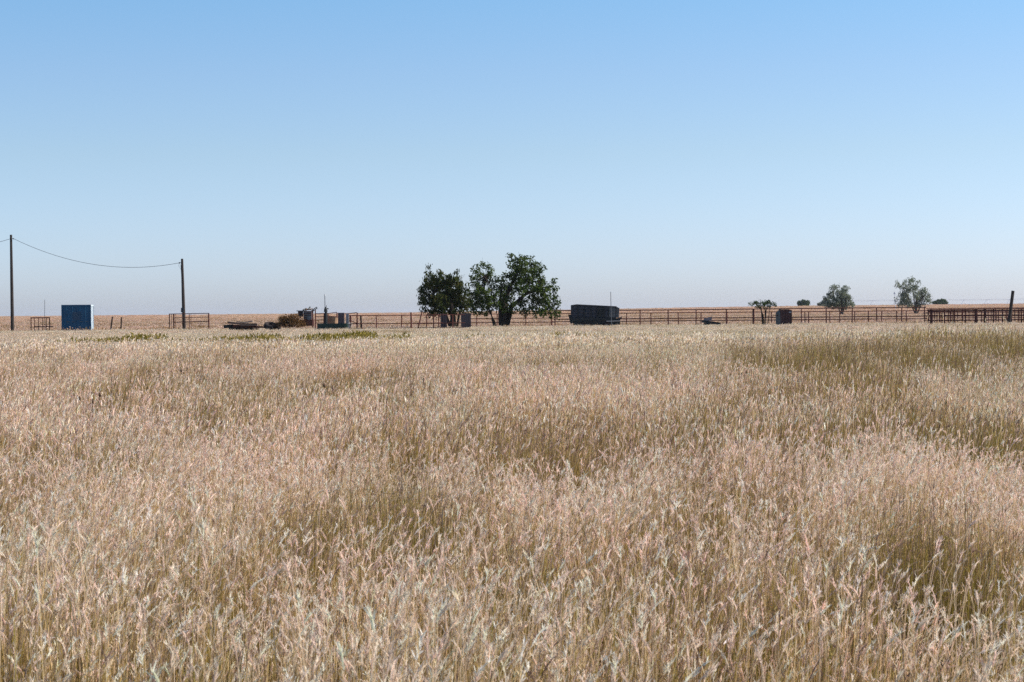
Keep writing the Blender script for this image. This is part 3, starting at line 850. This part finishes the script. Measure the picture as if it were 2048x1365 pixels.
def gate():
    D = 170
    base = at(380, 640, D); base.z = tz(base.x, D)
    t = thing('pipe_gate', base, 'rusty pipe gate panel set around the foot of the shorter utility pole', 'gate')
    X = lambda px: at(px, 640, D).x
    for px, top, r in ((339, 628, .045), (343, 628, .02), (347.5, 628, .06), (351, 629, .015), (378.5, 628, .03), (382, 628, .022), (417.5, 627, .06)):
        zt = at(px, top, D).z
        mb = MB(); mb.tube([(X(px), D, base.z - .15), (X(px), D, zt)], r, 7); mb.build('upright', M['pipe_dark'], t)
    for pa, pb, y0, y1, r in ((338, 418, 628.6, 627, .032), (347, 418, 636.2, 634.5, .03), (347, 418, 645, 643, .036), (347, 382, 640.5, 639.5, .012)):
        mb = MB(); mb.tube([(X(pa), D - .06, at(pa, y0, D).z), (X(pb), D - .06, at(pb, y1, D).z)], r, 7); mb.build('rail', M['pipe_dark'], t)
    z = at(402, 644, D).z
    mb = MB(); mb.tube([(X(402), D - .08, z + .12), (X(402), D - .08, z - .25)], .02, 6); mb.build('latch', M['pipe_dark'], t)
gate()

# ------------------------------------------------------------------ junk between the gate and the cedar
def boards():
    D = 160
    lab = {0: 'long grey weathered board lying across the scrap timber', 1: 'pale bleached board tipped up on the scrap timber', 2: 'dark timber lying low at the foot of the scrap timber',
           3: 'rusty brown beam under the pale bleached board', 4: 'short board sticking out flat beyond the scrap timber', 5: 'dark greenish log end lying beside the scrap timber', 6: 'thin board sloping down off the scrap timber'}
    spec = [((456, 645.5), (483, 648), .16, .5, 'board', 0), ((478, 648), (506, 642.5), .12, .35, 'board_pale', 1), ((464, 653), (500, 653.5), .26, .4, 'rust_sheet', 2),
            ((482, 650), (515, 649.5), .20, .4, 'board', 3), ((497, 653), (530, 655), .14, .4, 'rust_sheet', 4), ((448, 654), (466, 652), .26, .4, 'wagon_bed', 5), ((474, 643.5), (498, 646.5), .08, .25, 'board_pale', 6)]
    for i, (p, q, hgt, dep, mt, k) in enumerate(spec):
        Dk = D + (i % 3) * .35
        a = at(*p, Dk); b = at(*q, Dk)
        t_ = (b - a); R = t_.to_track_quat('X', 'Z').to_matrix()
        mb = MB(); mb.box((a + b) / 2, (t_.length, dep, hgt), R)
        a.z = tz(a.x, D)
        nm = 'log' if k == 5 else ('timber_beam' if k in (2, 3) else 'board')
        o = mb.build(nm, M[mt], base=a)
        props(o, lab[k], 'timber')
    # supporting pile under the boards
    for i, (px, py, r) in enumerate(((470, 656, .16), (484, 655, .18), (503, 656, .15))):
        c = at(px, py, D + .6)
        mb = MB(); mb.tube([c + Vector((-.5, 0, -.1)), c + Vector((0, .05, -.06)), c + Vector((.55, .2, -.1))], [r, r * 1.05, r * .9], 9)
        props(mb.build('log', M['post'], base=Vector((c.x, c.y, tz(c.x, c.y)))), ('short dark log under the long grey board end of the scrap timber', 'stouter dark log under the middle of the scrap timber', 'dark log under the flat board end of the scrap timber')[i], 'log')
boards()

def tyre(px, py, D, R, r, tilt, yaw, label, group=None):
    c = at(px, py, D)
    rot = Matrix.Rotation(yaw, 3, 'Z') @ Matrix.Rotation(tilt, 3, 'X')
    mb = MB(); n, m = 20, 8
    vs = []; fs = []
    for i in range(n):
        an = 2 * math.pi * i / n
        for j in range(m):
            bn = 2 * math.pi * j / m
            p = Vector(((R - r + r * math.cos(bn)) * math.cos(an), (R - r + r * math.cos(bn)) * math.sin(an), r * 1.15 * math.sin(bn)))
            vs.append(c + rot @ p)
            fs.append((i * m + j, ((i + 1) % n) * m + j, ((i + 1) % n) * m + (j + 1) % m, i * m + (j + 1) % m))
    mb.add(vs, fs)
    o = mb.build('old_tyre', M['tyre'], base=Vector((c.x, c.y, tz(c.x, c.y))), smooth_sh=True)
    props(o, label, 'tyre', group)
tyre(540, 652, 160, .52, .19, RAD(24), RAD(12), 'old dark tyre tilted between the scrap timber and the brown brush')
tyre(551, 653, 160.6, .46, .16, RAD(20), RAD(40), 'old dark tyre lying flat against the brown brush')

def machine():
    """scrapped combine-like machine with slatted box and lattice conveyor"""
    D = 164
    base = at(612, 640, D); base.z = tz(base.x, D)
    t = thing('farm_machine', base, 'scrapped rusty farm machine with slatted box and broken lattice conveyor', 'machine')
    P = lambda px, py, dy=0: at(px, py, D) + Vector((0, dy, 0))
    def pb(name, p0, p1, y0, y1, mat):
        a, b = P(*p0), P(*p1)
        mb = MB(); mb.box(((a.x + b.x) / 2, D + (y0 + y1) / 2, (a.z + b.z) / 2), (abs(b.x - a.x), y1 - y0, abs(a.z - b.z)))
        return mb.build(name, M[mat], t)
    pb('deck', (594, 621.5), (610, 623), -.5, 1.3, 'steel')
    for px in (597, 601.5, 606):
        o = pb('window_post', (px, 623), (px + 1.2, 633), -.45, -.35, 'wagon_bed')
    pb('cab_wall', (598, 623), (607, 634), -.3, -.22, 'grey_sheet')
    pb('body', (608, 622.5), (624, 640), -.5, 1.2, 'maroon')
    for i, py in enumerate((625, 629, 633, 637)):
        pb('slat', (608.5, py), (624.5, py + 1.6), -.56, -.502, 'wagon_end')
    pb('lower_body', (600, 640.2), (626, 652), -.4, 1.1, 'rust_sheet')
    for i, (p, q, r) in enumerate((((607, 620.5), (613, 617.5), .06), ((612, 619), (621, 619.5), .07), ((617, 620), (620, 614.5), .06), ((611, 621), (625, 618), .05))):
        mb = MB(); mb.tube([P(*p, -.3), P(*q, .1)], r, 6); mb.build('scrap_bar', M['board'] if i % 2 else M['wagon_bed'], t)
    for p, q in (((623, 622), (634, 614.5)), ((623.5, 625), (635, 617)), ((625, 621), (626.5, 624)), ((627, 619.5), (629, 622)), ((629.5, 618), (631, 620)), ((632, 616), (633.5, 618)), ((634, 614.5), (635, 617))):
        mb = MB(); mb.tube([P(*p, -.2), P(*q, -.2)], .028, 5); mb.build('conveyor_bar', M['wagon_bed'], t)
    for px in (626, 631):
        mb = MB(); mb.tube([P(px, 620, -.1), P(px, 656, -.1)], .045, 6); mb.build('leg', M['pipe_dark'], t)
    c = P(620, 636, -.62)
    mb = MB(); mb.tube([c, c + Vector((0, .1, 0))], .2, 12); mb.build('pulley', M['steel'], t)
machine()

def trough():
    D = 159
    base = at(666, 640, D); base.z = tz(base.x, D)
    t = thing('water_trough', base, 'long low dark green metal water trough among the scrap', 'trough')
    a = at(632, 648, D); b = at(698, 648, D)
    zt = at(666, 647.5, D).z
    zb = base.z + .02
    n = 24; W = .55
    prof = []
    L = (b.x - a.x) / 2
    for i in range(n):
        an = 2 * math.pi * i / n
        x = math.copysign(min(abs(math.cos(an)) ** .5, 1), math.cos(an)) * L
        y = math.copysign(abs(math.sin(an)) ** .6, math.sin(an)) * W
        prof.append((x + base.x, y + D + .5))
    vs = [(x, y, zb) for x, y in prof] + [(x, y, zt) for x, y in prof]
    ins = [(base.x + (x - base.x) * .97, D + .5 + (y - D - .5) * .92) for x, y in prof]
    vs += [(x, y, zt) for x, y in ins] + [(x, y, zt - .15) for x, y in ins]
    fs = []
    for i in range(n):
        j = (i + 1) % n
        fs += [(i, j, n + j, n + i), (n + i, n + j, 2 * n + j, 2 * n + i), (2 * n + i, 2 * n + j, 3 * n + j, 3 * n + i)]
    fs += [tuple(range(n - 1, -1, -1)), tuple(range(3 * n, 4 * n))]
    mb = MB(); mb.add(vs, fs); mb.build('tank', M['green_tank'], t, smooth_sh=False)
    for z in (zt - .22,):
        mb = MB(); mb.add([(x * 1 + (x - base.x) * .008, y + (y - D - .5) * .02, z + k * .05) for k in (0, 1) for x, y in prof], [(i, (i + 1) % n, n + (i + 1) % n, n + i) for i in range(n)])
        mb.build('rib', M['green_tank'], t)
trough()

# pale concrete drum, standpipe, panels
def drum():
    D = 158.4
    c = at(700, 640, D); z0 = tz(c.x, D); zt = at(700, 646, D).z
    t = thing('concrete_post', Vector((c.x, D, z0)), 'stubby pale concrete post at the end of the green trough', 'post')
    mb = MB(); mb.tube([(c.x, D, z0 - .05), (c.x, D, zt - .1)], [.16, .15], 12); mb.build('shaft', M['concrete'], t)
    mb = MB(); mb.tube([(c.x, D, zt - .1), (c.x, D, zt - .06), (c.x, D, zt)], [.2, .2, .12], 12); mb.build('cap', M['concrete'], t)
drum()

def standpipe():
    D = 160.5
    base = at(652, 640, D); base.z = tz(base.x, D)
    t = thing('well_standpipe', base, 'dark well standpipe with valve arms and thin white tipped mast above the trough', 'standpipe')
    P = lambda px, py: at(px, py, D)
    f = P(652, 656); f.z = base.z - .1
    mb = MB(); mb.tube([f, P(652, 640), P(651.7, 623)], [.13, .12, .10], 9); mb.build('riser', M['wagon_bed'], t)
    mb = MB(); mb.tube([P(651.5, 624), P(651.4, 619), P(650.6, 614.5)], [.16, .13, .05], 9); mb.build('valve_body', M['wagon_bed'], t)
    mb = MB(); mb.tube([P(650, 617), P(649.6, 592)], .03, 6); mb.build('mast', M['steel'], t)
    mb = MB(); mb.tube([P(649.6, 592), P(649.5, 589)], .05, 7); mb.build('mast_tip', M['white'], t)
    mb = MB(); mb.tube([P(651.5, 618), P(655.5, 617.5), P(657.5, 618.5)], .04, 6); mb.build('valve_arm', M['wagon_bed'], t)
    mb = MB(); mb.tube([P(652.5, 618), P(653, 610.5)], .022, 6); mb.build('rod', M['steel'], t)
    mb = MB(); mb.tube([P(648.2, 648), P(648.6, 627)], .06, 7); mb.build('side_pipe', M['pipe_dark'], t)
standpipe()

def panel_pen():
    D = 166
    base = at(690, 640, D); base.z = tz(base.x, D)
    t = thing('cattle_panel', base, 'rusty bent pipe cattle panels standing behind the green trough', 'panel')
    X = lambda px: at(px, 640, D).x
    Z = lambda px, py: at(px, py, D).z
    for px, top in ((631, 628), (656, 627), (674, 625.5), (697, 627), (700, 631), (714.5, 626)):
        mb = MB(); mb.tube([(X(px), D, base.z - .1), (X(px), D, Z(px, top))], .05, 7); mb.build('upright', M['pipe'], t)
    for p, q in (((630, 628), (656, 626.8)), ((630, 634), (656, 633.5)), ((630, 640.5), (656, 640)), ((630, 646.5), (656, 646)), ((656, 627.5), (674, 625)), ((656, 634), (674, 633.5)), ((656, 640), (674, 639.5)),
                 ((690, 628.2), (714.5, 625.6)), ((697, 631.5), (714.5, 631)), ((697, 640), (714.5, 647)), ((690, 647.5), (722, 647.5))):
        mb = MB(); mb.tube([(X(p[0]), D - .07, Z(*p)), (X(q[0]), D - .07, Z(*q))], .034, 6); mb.build('rail', M['pipe'], t)
panel_pen()

def sheet(px0, py0, px1, py1, D, mat, label, ribs=5, name='tin_sheet', lean=.12, dark=None):
    """corrugated sheet panel standing upright; its ribs are separate pieces"""
    a = at(px0, py1, D); b = at(px1, py1, D); zt = at((px0 + px1) / 2, py0, D).z
    base = Vector(((a.x + b.x) / 2, D, tz(a.x, D)))
    t = thing(name, base, label, 'sheet')
    z0 = base.z + .02
    mb = MB(); mb.box(((a.x + b.x) / 2, D, (z0 + zt) / 2), (b.x - a.x, .04, zt - z0)); mb.build('panel', M[mat], t)
    for i in range(ribs):
        x = a.x + (b.x - a.x) * (i + .5) / ribs
        mb = MB(); mb.box((x, D - .042, (z0 + zt) / 2 + random.uniform(-.04, .0)), ((b.x - a.x) / ribs * .55, .04, zt - z0 - .06)); mb.build('rib', M[dark or mat], t)
    return t
sheet(676, 626, 689, 649, 163, 'grey_sheet', 'upright grey purple tin sheet fixed to the cattle panels', 3)
sheet(692, 628, 698, 647, 164, 'galv', 'narrow pale galvanised sheet leaning by the cattle panels', 2)
sheet(881, 628, 894, 651, 163, 'dull_sheet', 'upright weathered tin sheet on the left of the cedar trunk', 3)
sheet(922, 627, 942, 650, 163, 'dull_sheet', 'upright weathered tin sheet on the right of the cedar trunk', 5, dark='grey_sheet')

def tub():
    D = 165
    base = at(665, 640, D); base.z = tz(base.x, D)
    t = thing('feed_tub', base, 'crumpled tan rusted feed tub propped behind the green trough', 'tub')
    z0 = base.z; zt = at(665, 634, D).z
    mb = MB(); mb.tube([(base.x - .1, D, z0), (base.x, D, z0 + .5), (base.x + .08, D, zt)], [.3, .36, .42], 12); mb.build('body', M['tan_sheet'], t)
    mb = MB(); mb.tube([(base.x + .08, D, zt), (base.x + .085, D, zt + .04)], [.44, .44], 12); mb.build('rim', M['rust_sheet'], t)
tub()

# ------------------------------------------------------------------ dark feed wagon
def wagon():
    D = 171
    base = at(1190, 640, D); base.z = tz(base.x, D)
    t = thing('feed_wagon', base, 'long dark slab sided feed wagon beside the big leafy tree', 'wagon')
    P = lambda px, py: at(px, py, D)
    yb = D + 2.1
    def poly(name, pts, y0, y1, mat):
        mb = MB(); mb.prism([(P(*p).x, P(*p).z) for p in pts], y0, y1); return mb.build(name, M[mat], t)
    poly('box_body', [(1143, 638), (1143, 610.5), (1153, 609.6), (1195, 611.8), (1232, 613.5), (1232, 638)][::-1], D + .03, yb, 'wagon')
    edges = [1143.4, 1156, 1169, 1182, 1195, 1208, 1217]
    tops = lambda px: np.interp(px, [1143, 1153, 1195, 1232], [611.5, 610.8, 613.0, 614.6])
    for i in range(len(edges) - 1):
        e0, e1 = edges[i] + .25, edges[i + 1] - .25
        m_ = 'wagon' if i % 2 else 'wagon_bed' if i == 4 else 'wagon'
        for k in range(3):                   # boards of each bay
            f0, f1 = k / 3, (k + 1) / 3
            ya0 = tops(e0) + (635 - tops(e0)) * f0 + .25; ya1 = tops(e0) + (635 - tops(e0)) * f1 - .25
            yb0 = tops(e1) + (635 - tops(e1)) * f0 + .25; yb1 = tops(e1) + (635 - tops(e1)) * f1 - .25
            off = random.uniform(-.012, .012)
            poly('side_board', [(e0, ya0), (e1, yb0), (e1, yb1), (e0, ya1)], D - .03 + off, D + .028, m_)
    for e in edges[1:]:
        mb = MB(); a = P(e, tops(e)); b = P(e, 641)
        mb.box(((a.x + b.x) / 2, D - .06, (a.z + b.z) / 2), (.07, .07, a.z - b.z)); mb.build('stake', M['wagon_bed'], t)
    poly('top_rim', [(1142.5, 610.6), (1153, 609), (1195, 611), (1233, 613), (1233, 614.3), (1195, 612.4), (1153, 610.5), (1142.5, 612)], D - .1, D - .035, 'wagon')
    poly('end_panel', [(1218, 614.8), (1230.5, 615.2), (1230.5, 635), (1218, 635)], D - .05, D + .026, 'wagon_end')
    poly('end_wing', [(1232.3, 613.6), (1239, 616.5), (1238, 636), (1232.3, 636)], D + .15, D + .3, 'wagon_end')  # paler grey has the sun on this end put into its colour
    poly('bed', [(1139, 630), (1143, 634), (1146, 637), (1240, 637), (1241, 641), (1150, 642), (1144, 643)], D - .12, yb + .05, 'wagon_bed')
    poly('front_gusset', [(1137.5, 629.5), (1141, 629.5), (1146.5, 646), (1142, 648)], D - .1, yb - .05, 'wagon_bed')
    poly('skirt', [(1147, 642.2), (1240, 641.2), (1240, 650), (1148, 651)], D - .05, yb - .1, 'wagon_bed')
    mb = MB(); mb.tube([P(1236, 638), P(1243.5, 635.5)], .07, 7); mb.build('hitch', M['rust_sheet'], t)
    mb = MB(); mb.tube([P(1212, 643) + Vector((0, -.15, 0)), P(1240, 642.5) + Vector((0, -.15, 0))], .035, 6); mb.build('step_rail', M['galv'], t)
    for px in (1164, 1176, 1213):
        c = P(px, 650); c.z = base.z + .34
        for dy in (-.05, 1.9):
            w_ = MB(); w_.tube([(c.x, D + dy - .1, c.z), (c.x, D + dy + .1, c.z)], .36, 16)
            o = w_.build('wheel', M['tyre'], t)
            w_ = MB(); w_.tube([(c.x, D + dy - .115, c.z), (c.x, D + dy + .115, c.z)], .18, 12); w_.build('rim', M['steel'], o)
wagon()

# scrap by the right fence
def scrap():
    D = 165
    a = at(1404, 647, D); b = at(1442, 645, D)
    t_ = at(1441, 648.5, D) - at(1404, 643, D)
    R = t_.to_track_quat('X', 'Z').to_matrix()
    c = (at(1441, 648.5, D) + at(1404, 643, D)) / 2
    mb = MB(); mb.box(c, (t_.length, .35, .22), R)
    mb.box(c + Vector((-.35, .1, -.2)), (.5, .6, .3))
    a.z = tz(a.x, D)
    props(mb.build('timber_beam', M['wagon_bed'], base=a), 'dark low beam lying in the grass at the tall fence', 'timber')
    mb = MB()
    prof = [(1407.5, 642), (1409, 636), (1413, 637.5), (1418, 634.5), (1424.5, 634), (1424, 641.5)]
    mb.prism([(at(*p, D).x, at(*p, D).z) for p in prof], D + .2, D + .27)
    props(mb.build('bent_sheet', M['pink_sheet'], base=at(1414, 645, D)), 'bent pinkish tin sheet propped on the dark beam at the tall fence', 'sheet')
scrap()

def bin_():
    D = 164
    base = at(1570, 640, D); base.z = tz(base.x, D)
    t = thing('feed_bin', base, 'rust brown steel feed bin with rounded end beside the scrubby tree', 'bin')
    P = lambda px, py: at(px, py, D)
    zt = P(1572, 620.5).z; zb = base.z + .05
    x0, x1 = P(1561, 640).x, P(1584, 640).x
    mb = MB(); mb.box(((x0 + x1) / 2, D + .6, (zt + zb) / 2), (x1 - x0, 1.2, zt - zb)); mb.build('box_body', M['maroon'], t)
    for px in (1567, 1572.5, 1578, 1583):
        mb = MB(); mb.box((P(px, 640).x, D - .025, (zt + zb) / 2), (.06, .05, zt - zb - .05)); mb.build('rib', M['maroon'], t)
    c = P(1558.5, 640)
    mb = MB(); mb.tube([(c.x, D + .25, zb), (c.x, D + .25, P(1558, 627).z), (c.x + .08, D + .25, P(1558, 623).z)], [.26, .26, .16], 14); mb.build('drum', M['wagon_end'], t)
    mb = MB(); mb.box(((x0 + x1) / 2 - .1, D + .6, zt + .03), (x1 - x0 - .15, 1.1, .055)); mb.build('lid', M['wagon_bed'], t)
    mb = MB(); mb.tube([P(1531, 634), P(1556, 631)], .025, 6); mb.build('drawbar', M['pipe_dark'], t)
    mb = MB(); mb.box(P(1580, 625) + Vector((0, -.06, 0)), (.2, .03, .1)); mb.build('plate', M['galv'], t)
bin_()

# ------------------------------------------------------------------ far things on the horizon
def far_pole():
    D = 620
    a = at(1791, 618, D); b = at(1789.5, 584, D)
    a.z = tz(a.x, D) - .2
    base = Vector((a.x, D, tz(a.x, D)))
    t = thing('far_pole', base, 'thin far pole standing beside the tall airy tree', 'pole')
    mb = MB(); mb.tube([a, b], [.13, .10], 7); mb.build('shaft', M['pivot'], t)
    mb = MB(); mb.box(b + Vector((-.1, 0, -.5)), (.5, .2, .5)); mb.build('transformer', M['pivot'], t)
far_pole()

def pivot():
    D = 1250
    x0 = at(1700, 605, D).x; x1 = at(2110, 605, D).x
    base = Vector((x0, D, tz(x0, D)))
    t = thing('irrigation_pivot', base, 'long spindly centre pivot irrigation line on the far horizon', 'irrigation')
    n = 9; H = 3.1
    xs = [x0 + (x1 - x0) * i / n for i in range(n + 1)]
    for i in range(n):
        a, b = xs[i], xs[i + 1]
        pts = []; low = []
        for k in range(9):
            f = k / 8; X = a + (b - a) * f
            z = tz(X, D) + H + .3 * 4 * f * (1 - f)
            pts.append((X, D, z)); low.append((X, D, z - .7 * 4 * f * (1 - f) - .1))
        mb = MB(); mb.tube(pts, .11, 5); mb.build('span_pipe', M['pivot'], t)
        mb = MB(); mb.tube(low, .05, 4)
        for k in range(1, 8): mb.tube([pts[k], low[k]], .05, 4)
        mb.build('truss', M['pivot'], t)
    for X in xs:
        z = tz(X, D)
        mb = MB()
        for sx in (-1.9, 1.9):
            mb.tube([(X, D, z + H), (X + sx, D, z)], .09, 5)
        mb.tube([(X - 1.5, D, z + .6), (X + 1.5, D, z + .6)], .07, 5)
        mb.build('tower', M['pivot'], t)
pivot()

# ------------------------------------------------------------------ green weeds in the field, dark seed stalks
def weeds():
    rng = np.random.default_rng(77)
    bands = [(485, 678, 68, 5, 1.2), (640, 677, 64, 5, 1.2), (692, 673, 38, 6, 1.2), (262, 676, 34, 4, .7), (780, 676, 36, 3, .6), (350, 681, 40, 3, .4), (150, 681, 30, 3, .5), (955, 673, 30, 3, .3), (1150, 672, 40, 3, .25)]
    pts = []
    for px, py, rx, ry, dn in bands:
        c = ground_at(px, py, .6); a = ground_at(px, py - ry, .6); b = ground_at(px, py + ry, .6)
        RX = rx / FPX * c.y; RY = (a.y - b.y) / 2
        n = int(RX * RY * 3.14 * 48 * dn)
        u = rng.random(n) ** .5; an = rng.random(n) * 6.283
        x = c.x + RX * u * np.cos(an); y = c.y + RY * u * np.sin(an)
        k = fbm(x / 1.1, y / 2.0, 91) > .43
        x, y = x[k], y[k]
        h = rng.uniform(.40, .66, len(x)) * (.7 + .6 * fbm(x / 2, y / 2, 93))
        z = terrain(x, y)
        for j in range(5):
            pts.append(np.stack([x + rng.normal(0, .12, len(x)), y + rng.normal(0, .12, len(x)), z + h * rng.uniform(.35, 1.05, len(x))], 1))
    P = np.concatenate(pts)
    v, f = leaf_cloud(P, .20, rng, 1.0, .26)
    me = bpy.data.meshes.new('green_weeds'); me.from_pydata(v.tolist(), [], f.tolist()); me.materials.append(M['leaf_olive'])
    o = bpy.data.objects.new('green_weeds', me); COL.objects.link(o)
    props(o, 'strip of olive green weeds growing across the field before the scrap', 'weeds', kind='stuff')
weeds()

def stalk(px, py, seed, h, label, group=None):
    rng = np.random.default_rng(seed)
    g = ground_at(px, py + 6, .6)
    base = Vector((g.x, g.y, tz(g.x, g.y)))
    t = thing('weed_stalk', base, label, 'weed', group)
    mb = MB(); tips = []
    for k in range(3):
        a = base + Vector((0, 0, h * (.45 + .08 * k))); e = base + Vector((rng.normal() * .06, rng.normal() * .06, h * (.85 + .05 * k)))
        mb.tube([a, e], [.006, .004], 4); tips.append(e)
    mb.tube([base, base + Vector((.02, 0, h * .9))], [.009, .005], 5)
    mb.build('stem', M['weed'], t)
    for e in tips:
        m_ = MB(); m_.tube([e + Vector((0, 0, -.02)), e, e + Vector((0, 0, .03))], [.010, .018, .006], 6); m_.build('seed_head', M['weed'], t)
for i, (px, py) in enumerate(((366, 741), (182, 786), (857, 760), (655, 770), (1476, 742), (1630, 668), (1412, 676))):
    stalk(px, py, 200 + i, .74, 'dark dry weed stalk with round seed heads poking out of the grass', 'dark weed stalks in the field')

# ------------------------------------------------------------------ haze over the plain
def haze():
    mb = MB()
    mb.box((0, 4400, 7.0), (12600, 9400, 26.0))
    m = bpy.data.materials.new('thin_haze'); m.use_nodes = True
    t = m.node_tree; t.nodes.remove(t.nodes['Principled BSDF'])
    v = t.nodes.new('ShaderNodeVolumePrincipled')
    v.inputs['Color'].default_value = (.80, .84, .95, 1)
    v.inputs['Density'].default_value = 0.00005
    v.inputs['Anisotropy'].default_value = 0.2
    t.links.new(v.outputs[0], t.nodes['Material Output'].inputs['Volume'])
    o = mb.build('haze', m)
    props(o, 'thin pale blue haze lying over the whole plain', 'haze', kind='stuff')
haze()
